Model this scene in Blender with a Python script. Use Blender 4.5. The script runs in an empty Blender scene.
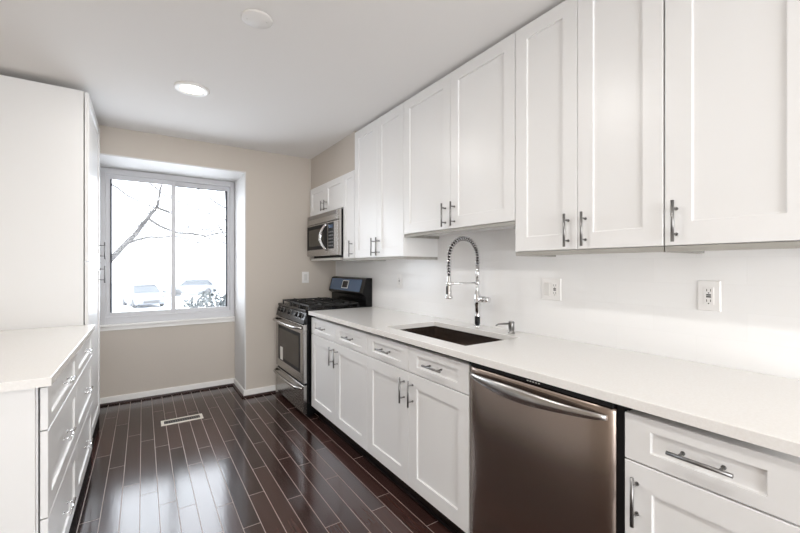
import bpy, bmesh, math, random
from mathutils import Vector, Matrix
random.seed(7)
S = bpy.context.scene
C = S.collection
PI = math.pi

# ---------------------------------------------------------------- camera
F_PX, HC = 385.0, 1.288
YAW = math.atan(257.0 / F_PX)
CT, ST = math.cos(YAW), math.sin(YAW)
cam = bpy.data.cameras.new('camera')
cam.sensor_width = 36.0
cam.lens = F_PX / 800.0 * 36.0
cam.clip_start = 0.02
co = bpy.data.objects.new('camera', cam)
C.objects.link(co)
co.location = (0, 0, HC)
co.rotation_euler = (PI / 2, 0, -YAW)
S.camera = co

# ---------------------------------------------------------------- light
w = bpy.data.worlds.new('overcast_sky')
S.world = w
w.use_nodes = True
bg = w.node_tree.nodes['Background']
bg.inputs[0].default_value = (0.84, 0.91, 1.0, 1)
bg.inputs[1].default_value = 5.0


def area_light(name, loc, rot, sx, sy, power, col, shape='RECTANGLE', spread=PI):
    l = bpy.data.lights.new(name, 'AREA')
    l.shape = shape
    l.size = sx
    if shape == 'RECTANGLE':
        l.size_y = sy
    l.energy = power
    l.color = col
    l.spread = spread
    o = bpy.data.objects.new(name, l)
    C.objects.link(o)
    o.location = loc
    o.rotation_euler = rot
    return o


# daylight through the kitchen window and added fill from an invented patio door behind the camera
area_light('window_daylight', (0.26, 4.72, 1.48), (-PI / 2, 0, 0), 1.0, 1.2, 13, (0.92, 0.96, 1.0))
area_light('patio_fill', (0.45, -2.52, 1.15), (PI / 2, 0, 0), 2.2, 2.0, 64, (1.0, 0.955, 0.885))

S.view_settings.view_transform = 'Standard'
S.view_settings.look = 'None'
S.view_settings.gamma = 1.0
S.view_settings.use_curve_mapping = False
S.view_settings.exposure = 0.0
S.cycles.use_denoising = True
S.cycles.max_bounces = 10
S.cycles.diffuse_bounces = 6
S.cycles.sample_clamp_indirect = 6.0


# ---------------------------------------------------------------- materials
def mat(name, col, rough=0.5, metal=0.0, coat=0.0, spec=0.5, aniso=0.0):
    m = bpy.data.materials.new(name)
    m.use_nodes = True
    b = m.node_tree.nodes['Principled BSDF']
    b.inputs['Base Color'].default_value = (*col, 1)
    b.inputs['Roughness'].default_value = rough
    b.inputs['Metallic'].default_value = metal
    b.inputs['Coat Weight'].default_value = coat
    b.inputs['Specular IOR Level'].default_value = spec
    b.inputs['Anisotropic'].default_value = aniso
    return m


def nd(m, typ, **kw):
    n = m.node_tree.nodes.new(typ)
    for k, v in kw.items():
        setattr(n, k, v)
    return n


def lk(m, a, b):
    m.node_tree.links.new(a, b)


def bsdf(m):
    return m.node_tree.nodes['Principled BSDF']


def add_noise_bump(m, scale, strength, dist=0.002, stretch=None):
    tc = nd(m, 'ShaderNodeTexCoord')
    mp = nd(m, 'ShaderNodeMapping')
    if stretch:
        mp.inputs['Scale'].default_value = stretch
    n = nd(m, 'ShaderNodeTexNoise')
    n.inputs['Scale'].default_value = scale
    n.inputs['Detail'].default_value = 3
    bp = nd(m, 'ShaderNodeBump')
    bp.inputs['Strength'].default_value = strength
    bp.inputs['Distance'].default_value = dist
    lk(m, tc.outputs['Object'], mp.inputs[0])
    lk(m, mp.outputs[0], n.inputs['Vector'])
    lk(m, n.outputs['Fac'], bp.inputs['Height'])
    lk(m, bp.outputs[0], bsdf(m).inputs['Normal'])
    return n


def mottled(m, c0, c1, scale, detail=3, stretch=None, lo=0.35, hi=0.65):
    tc = nd(m, 'ShaderNodeTexCoord')
    mp = nd(m, 'ShaderNodeMapping')
    if stretch:
        mp.inputs['Scale'].default_value = stretch
    n = nd(m, 'ShaderNodeTexNoise')
    n.inputs['Scale'].default_value = scale
    n.inputs['Detail'].default_value = detail
    r = nd(m, 'ShaderNodeValToRGB')
    r.color_ramp.elements[0].position = lo
    r.color_ramp.elements[0].color = (*c0, 1)
    r.color_ramp.elements[1].position = hi
    r.color_ramp.elements[1].color = (*c1, 1)
    lk(m, tc.outputs['Object'], mp.inputs[0])
    lk(m, mp.outputs[0], n.inputs['Vector'])
    lk(m, n.outputs['Fac'], r.inputs[0])
    lk(m, r.outputs[0], bsdf(m).inputs['Base Color'])


M = {}
M['wall'] = mat('greige wall paint', (0.55, 0.50, 0.445), 0.75)
add_noise_bump(M['wall'], 160, 0.12, 0.001)
M['ceil'] = mat('ceiling paint', (0.80, 0.785, 0.77), 0.85)
add_noise_bump(M['ceil'], 120, 0.10, 0.001)
M['white_wall'] = mat('white wall paint', (0.66, 0.65, 0.64), 0.6)
add_noise_bump(M['white_wall'], 160, 0.10, 0.001)
M['trim'] = mat('white trim paint', (0.82, 0.81, 0.79), 0.35)
M['cab'] = mat('white cabinet lacquer', (0.79, 0.79, 0.79), 0.32)
add_noise_bump(M['cab'], 300, 0.03, 0.0005)
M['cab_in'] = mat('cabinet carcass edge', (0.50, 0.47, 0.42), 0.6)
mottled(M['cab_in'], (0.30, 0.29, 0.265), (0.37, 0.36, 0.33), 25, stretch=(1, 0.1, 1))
M['toe'] = mat('espresso toe kick', (0.012, 0.009, 0.009), 0.7, spec=0.1)
mottled(M['toe'], (0.008, 0.006, 0.006), (0.022, 0.014, 0.013), 30, stretch=(1, 0.1, 1))
M['shoe'] = mat('espresso shoe moulding', (0.035, 0.018, 0.015), 0.3)
M['vinyl'] = mat('white window vinyl', (0.60, 0.60, 0.62), 0.4)
M['gasket'] = mat('dark window gasket', (0.03, 0.032, 0.045), 0.5)
M['chrome'] = mat('polished chrome', (0.82, 0.82, 0.83), 0.10, 1.0)
M['nickel'] = mat('brushed nickel', (0.26, 0.257, 0.255), 0.30, 1.0)
M['spring'] = mat('chrome spring wire', (0.62, 0.62, 0.63), 0.14, 1.0)
M['steel'] = mat('brushed stainless steel', (0.45, 0.435, 0.42), 0.27, 1.0, aniso=0.4)
add_noise_bump(M['steel'], 60, 0.10, 0.0006, stretch=(1, 0.03, 8))
M['dw_steel'] = mat('brushed bronze-tinted stainless', (0.36, 0.295, 0.255), 0.27, 1.0, aniso=0.3)
add_noise_bump(M['dw_steel'], 60, 0.10, 0.0005, stretch=(1, 0.03, 8))
M['sink_steel'] = mat('satin sink steel', (0.36, 0.31, 0.28), 0.24, 1.0)
add_noise_bump(M['sink_steel'], 90, 0.15, 0.0006)
M['black'] = mat('black enamel', (0.006, 0.006, 0.007), 0.22, spec=0.25)
M['black_matte'] = mat('black plastic', (0.010, 0.010, 0.011), 0.5, spec=0.2)
M['iron'] = mat('cast iron', (0.014, 0.014, 0.014), 0.45)
add_noise_bump(M['iron'], 400, 0.3, 0.0006)
M['oven_glass'] = mat('dark oven glass', (0.022, 0.016, 0.012), 0.14, spec=0.3)
M['micro_glass'] = mat('olive microwave window', (0.045, 0.04, 0.028), 0.18, spec=0.3)
M['blue_tint'] = mat('blue-tinted control fascia', (0.12, 0.19, 0.32), 0.20, 0.6)  # blue sky reflection on the backguard put into the base colour
M['fascia'] = mat('dark control fascia', (0.012, 0.012, 0.013), 0.25, spec=0.3)
M['plate'] = mat('white plastic plate', (0.81, 0.80, 0.79), 0.35)
M['plate_grey'] = mat('pale grey plastic insert', (0.68, 0.67, 0.65), 0.4)
M['slot'] = mat('dark slot', (0.01, 0.01, 0.01), 0.6)
M['button'] = mat('dark grey buttons', (0.16, 0.16, 0.165), 0.4)
M['louvre'] = mat('brown louvre enamel', (0.10, 0.08, 0.065), 0.4)
M['sticker'] = mat('white paper sticker', (0.80, 0.79, 0.74), 0.7)
M['register'] = mat('cream register enamel', (0.72, 0.68, 0.60), 0.4)
M['under'] = mat('pale underside panel', (0.66, 0.64, 0.60), 0.5)
M['disc'] = mat('ceiling disc plastic', (0.79, 0.775, 0.76), 0.5)
M['bark'] = mat('pale winter bark', (0.16, 0.15, 0.14), 0.9)
mottled(M['bark'], (0.08, 0.075, 0.07), (0.13, 0.12, 0.115), 12)
M['bush'] = mat('frosted bush leaves', (0.14, 0.155, 0.15), 0.8)
mottled(M['bush'], (0.05, 0.06, 0.055), (0.17, 0.18, 0.18), 9)
M['snow'] = mat('snowy ground', (0.82, 0.84, 0.86), 0.9)
mottled(M['snow'], (0.78, 0.80, 0.83), (0.85, 0.86, 0.88), 0.5)
M['car_paint'] = mat('silver car paint', (0.24, 0.25, 0.27), 0.35)
M['car_glass'] = mat('car glass', (0.10, 0.11, 0.12), 0.15)
M['rubber'] = mat('tyre rubber', (0.10, 0.10, 0.10), 0.8)
M['patio'] = mat('added patio door frame', (0.8, 0.8, 0.8), 0.4)

# countertop: near-white quartz with very fine flecks
M['quartz'] = mat('white quartz', (0.82, 0.80, 0.77), 0.16)
mottled(M['quartz'], (0.79, 0.775, 0.755), (0.82, 0.81, 0.795), 140, 4)

# glass panes
g = bpy.data.materials.new('window glass')
g.use_nodes = True
nt = g.node_tree
nt.nodes.clear()
o_ = nt.nodes.new('ShaderNodeOutputMaterial')
mx = nt.nodes.new('ShaderNodeMixShader')
tr = nt.nodes.new('ShaderNodeBsdfTransparent')
gl = nt.nodes.new('ShaderNodeBsdfGlossy')
gl.inputs['Roughness'].default_value = 0.02
fr = nt.nodes.new('ShaderNodeFresnel')
fr.inputs[0].default_value = 1.25
nt.links.new(fr.outputs[0], mx.inputs[0])
nt.links.new(tr.outputs[0], mx.inputs[1])
nt.links.new(gl.outputs[0], mx.inputs[2])
nt.links.new(mx.outputs[0], o_.inputs[0])
M['glass'] = g

# lamp lens
M['lens'] = mat('lit lamp lens', (1, 0.95, 0.85), 0.5)
bsdf(M['lens']).inputs['Emission Color'].default_value = (1.0, 0.93, 0.80, 1)
bsdf(M['lens']).inputs['Emission Strength'].default_value = 9.0


def plank_material():
    m = mat('espresso plank floor', (0.05, 0.025, 0.02), 0.2, spec=0.6)
    W, L = 0.0845, 0.80
    tc = nd(m, 'ShaderNodeTexCoord')
    sp = nd(m, 'ShaderNodeSeparateXYZ')
    lk(m, tc.outputs['Object'], sp.inputs[0])

    def math_(op, a, b=None):
        n = nd(m, 'ShaderNodeMath', operation=op)
        for i, v in enumerate((a, b)):
            if v is None:
                continue
            if isinstance(v, (int, float)):
                n.inputs[i].default_value = v
            else:
                lk(m, v, n.inputs[i])
        return n.outputs[0]
    u = math_('DIVIDE', math_('ADD', sp.outputs['X'], 30.011), W)
    row = math_('FLOOR', u)
    fu = math_('FRACT', u)
    wn = nd(m, 'ShaderNodeTexWhiteNoise', noise_dimensions='1D')
    lk(m, row, wn.inputs['W'])
    v = math_('ADD', math_('DIVIDE', math_('ADD', sp.outputs['Y'], 40), L), math_('MULTIPLY', wn.outputs['Value'], 7.3))
    col = math_('FLOOR', v)
    fv = math_('FRACT', v)
    # distance to the nearest joint, metres
    du = math_('MULTIPLY', math_('SUBTRACT', 0.5, math_('ABSOLUTE', math_('SUBTRACT', fu, 0.5))), W)
    dv = math_('MULTIPLY', math_('SUBTRACT', 0.5, math_('ABSOLUTE', math_('SUBTRACT', fv, 0.5))), L)
    gap = math_('LESS_THAN', math_('MINIMUM', du, dv), 0.0019)
    cb = nd(m, 'ShaderNodeCombineXYZ')
    lk(m, row, cb.inputs[0])
    lk(m, col, cb.inputs[1])
    wn2 = nd(m, 'ShaderNodeTexWhiteNoise', noise_dimensions='3D')
    lk(m, cb.outputs[0], wn2.inputs['Vector'])
    mp = nd(m, 'ShaderNodeMapping')
    mp.inputs['Scale'].default_value = (1, 0.07, 1)
    va = nd(m, 'ShaderNodeVectorMath', operation='ADD')
    lk(m, tc.outputs['Object'], va.inputs[0])
    lk(m, cb.outputs[0], va.inputs[1])
    lk(m, va.outputs[0], mp.inputs[0])
    no = nd(m, 'ShaderNodeTexNoise')
    no.inputs['Scale'].default_value = 55
    no.inputs['Detail'].default_value = 5
    no.inputs['Distortion'].default_value = 0.6
    lk(m, mp.outputs[0], no.inputs['Vector'])
    fac = math_('ADD', math_('MULTIPLY', wn2.outputs['Value'], 0.55), math_('MULTIPLY', no.outputs['Fac'], 0.55))
    r = nd(m, 'ShaderNodeValToRGB')
    r.color_ramp.elements[0].position = 0.15
    r.color_ramp.elements[0].color = (0.015, 0.0068, 0.0062, 1)
    r.color_ramp.elements[1].position = 0.95
    r.color_ramp.elements[1].color = (0.066, 0.031, 0.026, 1)
    lk(m, fac, r.inputs[0])
    mix = nd(m, 'ShaderNodeMixRGB')
    mix.inputs[2].default_value = (0.30, 0.245, 0.22, 1)
    lk(m, gap, mix.inputs[0])
    lk(m, r.outputs[0], mix.inputs[1])
    lk(m, mix.outputs[0], bsdf(m).inputs['Base Color'])
    ro = math_('ADD', math_('MULTIPLY', no.outputs['Fac'], 0.10), math_('ADD', math_('MULTIPLY', gap, 0.3), 0.10))
    lk(m, ro, bsdf(m).inputs['Roughness'])
    bp = nd(m, 'ShaderNodeBump')
    bp.inputs['Strength'].default_value = 0.25
    bp.inputs['Distance'].default_value = 0.0012
    tilt = math_('MULTIPLY', math_('SUBTRACT', wn2.outputs['Value'], 0.5), math_('MULTIPLY', fv, 14.0))
    h = math_('ADD', math_('MULTIPLY', no.outputs['Fac'], 0.5), math_('ADD', tilt, math_('MULTIPLY', gap, -1.0)))
    lk(m, h, bp.inputs['Height'])
    lk(m, bp.outputs[0], bsdf(m).inputs['Normal'])
    return m


def tile_material():
    m = mat('glossy white tile', (0.85, 0.85, 0.85), 0.20, spec=0.35)
    tc = nd(m, 'ShaderNodeTexCoord')
    sp = nd(m, 'ShaderNodeSeparateXYZ')
    cb = nd(m, 'ShaderNodeCombineXYZ')
    lk(m, tc.outputs['Object'], sp.inputs[0])
    lk(m, sp.outputs['Y'], cb.inputs[0])
    lk(m, sp.outputs['Z'], cb.inputs[1])
    b = nd(m, 'ShaderNodeTexBrick')
    b.offset = 0.5
    b.inputs['Color1'].default_value = (0.86, 0.86, 0.86, 1)
    b.inputs['Color2'].default_value = (0.84, 0.84, 0.84, 1)
    b.inputs['Mortar'].default_value = (0.835, 0.835, 0.835, 1)
    b.inputs['Scale'].default_value = 1.0
    b.inputs['Brick Width'].default_value = 0.305
    b.inputs['Row Height'].default_value = 0.1018
    b.inputs['Mortar Size'].default_value = 0.0016
    b.inputs['Mortar Smooth'].default_value = 0.3
    lk(m, cb.outputs[0], b.inputs['Vector'])
    lk(m, b.outputs['Color'], bsdf(m).inputs['Base Color'])
    bp = nd(m, 'ShaderNodeBump')
    bp.invert = True
    bp.inputs['Strength'].default_value = 0.22
    bp.inputs['Distance'].default_value = 0.001
    lk(m, b.outputs['Fac'], bp.inputs['Height'])
    lk(m, bp.outputs[0], bsdf(m).inputs['Normal'])
    return m


M['floor'] = plank_material()
M['tile'] = tile_material()


# ---------------------------------------------------------------- mesh helpers (all in world coordinates)
def B():
    return bmesh.new()


def box(bm, x0, x1, y0, y1, z0, z1, bev=0.0, seg=1):
    r = bmesh.ops.create_cube(bm, size=1.0)
    vs = r['verts']
    for v in vs:
        v.co = Vector((x0 + (v.co.x + 0.5) * (x1 - x0), y0 + (v.co.y + 0.5) * (y1 - y0), z0 + (v.co.z + 0.5) * (z1 - z0)))
    if bev > 0:
        es = list({e for v in vs for e in v.link_edges})
        bmesh.ops.bevel(bm, geom=es, offset=bev, segments=seg, affect='EDGES', profile=0.5)


def ringface(bm, rings, cap0=True, cap1=True, closed=True, smooth=False):
    vr = [[bm.verts.new(p) for p in r] for r in rings]
    n = len(vr[0])
    for a, b in zip(vr, vr[1:]):
        for i in range(n if closed else n - 1):
            f = bm.faces.new((a[i], a[(i + 1) % n], b[(i + 1) % n], b[i]))
            f.smooth = smooth
    if cap0:
        bm.faces.new(list(reversed(vr[0])))
    if cap1:
        bm.faces.new(vr[-1])


def tube(bm, pts, radii, seg=12, cap=True):
    pts = [Vector(p) for p in pts]
    if isinstance(radii, (int, float)):
        radii = [radii] * len(pts)
    t0 = (pts[1] - pts[0]).normalized()
    up = Vector((0, 0, 1)) if abs(t0.z) < 0.9 else Vector((1, 0, 0))
    nrm = (up - t0 * up.dot(t0)).normalized()
    rings = []
    for i, p in enumerate(pts):
        if i == 0:
            t = t0
        elif i == len(pts) - 1:
            t = (pts[-1] - pts[-2]).normalized()
        else:
            t = ((pts[i + 1] - p).normalized() + (p - pts[i - 1]).normalized()).normalized()
        nrm = (nrm - t * nrm.dot(t)).normalized()
        bi = t.cross(nrm)
        rings.append([p + (nrm * math.cos(2 * PI * k / seg) + bi * math.sin(2 * PI * k / seg)) * radii[i] for k in range(seg)])
    ringface(bm, rings, cap, cap, True, True)


def cyl(bm, p0, p1, r0, r1=None, seg=20):
    tube(bm, [p0, p1], [r0, r0 if r1 is None else r1], seg)


def lathe(bm, prof, c, axis='z', seg=28, cap0=True, cap1=True):
    """prof: list of (radius, offset along axis) from c"""
    rings = []
    for r, h in prof:
        ring = []
        for k in range(seg):
            a = 2 * PI * k / seg
            u, v = r * math.cos(a), r * math.sin(a)
            if axis == 'z':
                ring.append(Vector((c[0] + u, c[1] + v, c[2] + h)))
            elif axis == 'x':
                ring.append(Vector((c[0] + h, c[1] + u, c[2] + v)))
            else:
                ring.append(Vector((c[0] + u, c[1] + h, c[2] + v)))
        rings.append(ring)
    ringface(bm, rings, cap0, cap1, True, True)


def rect_ring(fm, u0, u1, v0, v1, n, inset=0.0):
    return [fm(u0 + inset, v0 + inset, n), fm(u1 - inset, v0 + inset, n), fm(u1 - inset, v1 - inset, n), fm(u0 + inset, v1 - inset, n)]


def shaker(bm, fm, u0, u1, v0, v1, stile=0.06, rail=None, t=0.02, rec=0.009):
    """five-piece shaker front: frame with chamfered recess"""
    rail = stile if rail is None else rail
    c = 0.0016

    def rr(du, dv, n):
        return [fm(u0 + du, v0 + dv, n), fm(u1 - du, v0 + dv, n), fm(u1 - du, v1 - dv, n), fm(u0 + du, v1 - dv, n)]
    ringface(bm, [rr(0, 0, -t), rr(0, 0, -c), rr(c, c, 0), rr(stile, rail, 0), rr(stile + 0.001, rail + 0.001, -rec + 0.0015),
                  rr(stile + 0.004, rail + 0.004, -rec)])


def slab(bm, fm, u0, u1, v0, v1, n0, n1, ch=0.003):
    ringface(bm, [rect_ring(fm, u0, u1, v0, v1, n0), rect_ring(fm, u0, u1, v0, v1, n1 - ch), rect_ring(fm, u0, u1, v0, v1, n1, ch)])


def right_face(x0):          # fronts that look towards -X
    return lambda u, v, n: Vector((x0 - n, u, v))


def left_face(x0):           # fronts that look towards +X
    return lambda u, v, n: Vector((x0 + n, u, v))


def near_face(y0):           # fronts that look towards -Y
    return lambda u, v, n: Vector((u, y0 - n, v))


def bar_pull(fm, u, v, vertical, length=0.138, out=0.032, r=0.0052):
    bm = B()
    h = length / 2
    if vertical:
        cyl(bm, fm(u, v - h, out), fm(u, v + h, out), r, seg=14)
        for s in (-1, 1):
            cyl(bm, fm(u, v + s * h * 0.62, -0.001), fm(u, v + s * h * 0.62, out), r * 0.72, seg=10)
            cyl(bm, fm(u, v + s * h * 0.62, -0.0005), fm(u, v + s * h * 0.62, 0.003), r * 1.1, seg=10)
    else:
        cyl(bm, fm(u - h, v, out), fm(u + h, v, out), r, seg=14)
        for s in (-1, 1):
            cyl(bm, fm(u + s * h * 0.62, v, -0.001), fm(u + s * h * 0.62, v, out), r * 0.72, seg=10)
            cyl(bm, fm(u + s * h * 0.62, v, -0.0005), fm(u + s * h * 0.62, v, 0.003), r * 1.1, seg=10)
    return bm


def world_origin(o):
    p = Vector((0, 0, 0))
    while o is not None:
        p += o.location
        o = o.parent
    return p


def obj(name, bm, m, parent=None, kind=None, keep_origin=False):
    bmesh.ops.recalc_face_normals(bm, faces=bm.faces[:])
    me = bpy.data.meshes.new(name)
    if parent is None and not keep_origin:
        xs = [v.co for v in bm.verts]
        org = Vector(((min(p.x for p in xs) + max(p.x for p in xs)) / 2, (min(p.y for p in xs) + max(p.y for p in xs)) / 2, min(p.z for p in xs)))
    elif parent is None:
        org = Vector((0, 0, 0))
    else:
        org = world_origin(parent)
    for v in bm.verts:
        v.co -= org
    bm.to_mesh(me)
    bm.free()
    me.materials.append(m)
    o = bpy.data.objects.new(name, me)
    C.objects.link(o)
    if parent is None:
        o.location = org
    else:
        o.parent = parent
    if kind:
        o['kind'] = kind
    return o


def tag(o, label, cat, group=None):
    o['label'] = label
    o['category'] = cat
    if group:
        o['group'] = group
    return o


def thing(name, label, cat, loc, group=None):
    o = bpy.data.objects.new(name, None)
    o.empty_display_size = 0.1
    C.objects.link(o)
    o.location = loc
    return tag(o, label, cat, group)


def struct(name, bm, m, parent=None, keep=True):
    return obj(name, bm, m, parent, 'structure' if parent is None else None, keep_origin=keep)


def at(px, py, zc):
    """a point of the place from a direction seen and its distance along the view axis"""
    xc = (px - 400.0) / F_PX * zc
    yc = -(py - 266.5) / F_PX * zc
    return Vector((xc * CT + zc * ST, zc * CT - xc * ST, HC + yc))


# ---------------------------------------------------------------- room measurements
XW, XL = 1.812, -0.95          # right wall, left wall
YB, YA, YN = 4.0, 4.5, -2.6    # back wall, alcove wall, wall behind the camera
ZC = 2.45                      # ceiling
AX0, AX1 = -0.345, 0.833       # alcove sides
ZH = 2.21                      # alcove head
WT = 0.12

bm = B(); box(bm, XL - WT, XW + WT, YN - WT, YA + 0.2, -0.12, 0.0)
struct('floor', bm, M['floor'])
bm = B(); box(bm, XL - WT, XW + WT, YN - WT, YA + 0.2, ZC, ZC + 0.12)
struct('ceiling', bm, M['ceil'])
bm = B(); box(bm, XW, XW + WT, YN - WT, YB + 0.62, 0, ZC)
struct('wall_right', bm, M['wall'])
bm = B(); box(bm, XL - WT, XL, YN - WT, YB + 0.62, 0, ZC)
struct('wall_left', bm, M['wall'])
bm = B()
box(bm, AX1 + 0.012, XW, YB, YA + 0.12, 0, ZC)
box(bm, XL, AX0 - 0.012, YB, YA + 0.12, 0, ZC)
box(bm, AX0 - 0.012, AX1 + 0.012, YB, YA + 0.12, ZH + 0.012, ZC)
struct('wall_back', bm, M['wall'])
# painted lining of the window alcove
bm = B()
box(bm, AX1, AX1 + 0.012, YB - 0.0005, YA + 0.10, 0, ZH + 0.012)
box(bm, AX0 - 0.012, AX0, YB - 0.0005, YA + 0.10, 0, ZH + 0.012)
box(bm, AX0, AX1, YB - 0.0005, YA + 0.10, ZH, ZH + 0.012)
struct('trim_1', bm, M['white_wall'])
# wall under the window
bm = B(); box(bm, AX0, AX1, YA, YA + 0.12, 0, 0.69)
struct('wall_alcove', bm, M['wall'])
# soffit over the short cabinets
bm = B(); box(bm, 1.515, XW, 2.965, YB, 2.118, ZC)
struct('wall_soffit', bm, M['wall'])
# wall behind the camera; its wide patio opening is assumed, added for light
PX0, PX1, PZ = -0.70, 1.55, 2.15
bm = B()
box(bm, XL, PX0, YN - WT, YN, 0, ZC)
box(bm, PX1, XW, YN - WT, YN, 0, ZC)
box(bm, PX0, PX1, YN - WT, YN, PZ, ZC)
struct('wall_front', bm, M['wall'])

# tiled backsplash
bm = B()
box(bm, XW - 0.010, XW, 0.15, 3.985, 0.90, 1.40)
box(bm, XW - 0.010, XW, 1.22, 2.22, 1.40, 1.54)
struct('wall_backsplash', bm, M['tile'])
bm = B(); box(bm, XW - 0.013, XW, 3.985, 3.998, 0.90, 1.40)
struct('trim_2', bm, M['trim'])

# baseboards with dark shoe moulding
def baseboard(name, x0, x1, y0, y1, axis, side):
    """axis 'x': runs along x and is set against a wall at y1; axis 'y': along y against a wall at x1 (side +1) or x0"""
    bm = B()
    if axis == 'x':
        box(bm, x0, x1, y1 - 0.012, y1, 0.012, 0.064)
        box(bm, x0, x1, y1 - 0.009, y1, 0.064, 0.072)
    else:
        a, b = (x1 - 0.012, x1) if side > 0 else (x0, x0 + 0.012)
        box(bm, a, b, y0, y1, 0.012, 0.064)
        a, b = (x1 - 0.009, x1) if side > 0 else (x0, x0 + 0.009)
        box(bm, a, b, y0, y1, 0.064, 0.072)
    o = struct(name, bm, M['trim'])
    bm = B()
    if axis == 'x':
        box(bm, x0, x1, y1 - 0.026, y1, 0.0, 0.02, 0.006, 2)
    else:
        a, b = (x1 - 0.026, x1) if side > 0 else (x0, x0 + 0.026)
        box(bm, a, b, y0, y1, 0.0, 0.02, 0.006, 2)
    s = obj('shoe_moulding', bm, M['shoe'], o)


baseboard('baseboard_alcove', AX0, AX1, 0, YA, 'x', 1)
baseboard('baseboard_alcove_side', 0, AX1, YB, YA - 0.013, 'y', 1)
baseboard('baseboard_back', AX1 - 0.012, 1.13, 0, YB, 'x', 1)

# ---------------------------------------------------------------- window
wy0, wy1 = YA - 0.004, YA + 0.085
win = bpy.data.objects.new('window_1', None)
C.objects.link(win)
win.location = (0.245, YA, 0.727)
win['kind'] = 'structure'
FX0, FX1, FZ0, FZ1 = AX0 + 0.012, AX1 - 0.003, 0.745, ZH - 0.002
GL, GR = 0.236, 0.276      # meeting rail
bm = B()
# outer frame
box(bm, FX0, FX0 + 0.045, wy0, wy1, FZ0, FZ1, 0.004)
box(bm, FX1 - 0.045, FX1, wy0, wy1, FZ0, FZ1, 0.004)
box(bm, FX0 + 0.03, FX1 - 0.03, wy0 + 0.001, wy1 - 0.001, FZ1 - 0.055, FZ1, 0.004)
box(bm, FX0 + 0.03, FX1 - 0.03, wy0 + 0.001, wy1 - 0.001, FZ0, FZ0 + 0.07, 0.004)
obj('window_frame', bm, M['vinyl'], win)
sash_zs = (FZ0 + 0.065, FZ1 - 0.050)
for (a, b, yy, l_, r_) in ((FX0 + 0.040, GR, YA + 0.012, 0.036, 0.040), (GL, FX1 - 0.040, YA + 0.034, 0.040, 0.026)):
    z0, z1 = sash_zs
    bm = B()
    box(bm, a, a + l_, yy, yy + 0.022, z0, z1, 0.003)
    box(bm, b - r_, b, yy, yy + 0.022, z0, z1, 0.003)
    box(bm, a + l_ - 0.004, b - r_ + 0.004, yy + 0.0005, yy + 0.0215, z1 - 0.050, z1, 0.003)
    box(bm, a + l_ - 0.004, b - r_ + 0.004, yy + 0.0005, yy + 0.0215, z0, z0 + 0.045, 0.003)
    sash = obj('sash', bm, M['vinyl'], win)
    ga, gb, gz0, gz1 = a + l_, b - r_, z0 + 0.045, z1 - 0.050
    bm = B(); box(bm, ga - 0.004, gb + 0.004, yy + 0.009, yy + 0.013, gz0 - 0.004, gz1 + 0.004)
    obj('pane', bm, M['glass'], sash)
    bm = B()
    k = 0.015
    if l_ < 0.038:
        box(bm, ga - 0.001, ga + k, yy + 0.003, yy + 0.0085, gz0, gz1)
    else:
        box(bm, gb - k, gb + 0.001, yy + 0.003, yy + 0.0085, gz0, gz1)
        box(bm, ga, gb, yy + 0.003, yy + 0.0085, gz1 - 0.006, gz1 + 0.001)
    obj('gasket', bm, M['gasket'], sash)
bm = B()
box(bm, AX0 + 0.002, AX1 - 0.001, YA - 0.030, YA + 0.10, 0.725, 0.747, 0.005, 2)
obj('window_sill', bm, M['trim'], win)
bm = B()
box(bm, AX0 + 0.002, AX1 - 0.001, YA - 0.012, YA + 0.10, 0.688, 0.7245, 0.003)
obj('apron', bm, M['trim'], win)

# unseen patio door frame behind the camera, added around the fill light
bm = B()
for (a, b) in ((PX0, PX0 + 0.06), (0.395, 0.455), (PX1 - 0.06, PX1)):
    box(bm, a, b, YN - 0.09, YN - 0.03, 0, PZ, 0.004)
box(bm, PX0, PX1, YN - 0.088, YN - 0.032, PZ - 0.06, PZ)
box(bm, PX0, PX1, YN - 0.088, YN - 0.032, 0, 0.06)
struct('added_door_1', bm, M['patio'])

# ---------------------------------------------------------------- cabinets on the right
XF = 1.18                       # base cabinet fronts
XC = 1.156                      # counter edge
XU = 1.498                      # wall cabinet fronts
fb, fu_ = right_face(XF), right_face(XU)
ZD0, ZD1, ZR0, ZR1 = 0.116, 0.722, 0.727, 0.860


def base_carcass(t, y0, y1, top=0.8835, end_gap=0.0):
    bm = B()
    box(bm, XF + 0.021, XF + 0.11, y0 + 0.001, y1 - 0.001, 0.112, 0.857)
    box(bm, XF + 0.11, XW - 0.001, y0 + 0.001, y1 - 0.001, 0.112, top)
    obj('body', bm, M['cab'], t)
    bm = B()
    box(bm, XF + 0.075, XF + 0.09, y0, y1, 0.0, 0.1115)
    box(bm, XF + 0.060, XF + 0.076, y0, y1, 0.0, 0.016, 0.005, 2)
    obj('toe_kick', bm, M['toe'], t)


def base_right(label, y0, y1, doors):
    """doors: list of (u0, u1, handle_u)"""
    t = thing('base_cabinet', label, 'cabinet', (1.5, (y0 + y1) / 2, 0), 'white base cabinets under the long counter')
    base_carcass(t, y0, y1)
    for (a, b, hu) in doors:
        bm = B(); shaker(bm, fb, a + 0.0012, b - 0.0012, ZR0, ZR1, 0.068 if b - a < 0.4 else 0.072, 0.036)
        d = obj('drawer', bm, M['cab'], t)
        obj('handle', bar_pull(fb, (a + b) / 2, 0.797, False), M['nickel'], d)
        bm = B(); shaker(bm, fb, a + 0.0012, b - 0.0012, ZD0, ZD1, 0.072)
        d = obj('door', bm, M['cab'], t)
        obj('handle', bar_pull(fb, hu, 0.622, True), M['nickel'], d)
    return t


A0, A1 = 2.146, 3.112
mid = (A0 + A1) / 2
base_right('white two-door base cabinet with two drawers, right beside the black gas range', A0, A1,
           [(mid, A1, mid + 0.042), (A0, mid, mid - 0.042)])
B0, B1 = 1.226, 2.146
mid = (B0 + B1) / 2
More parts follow.
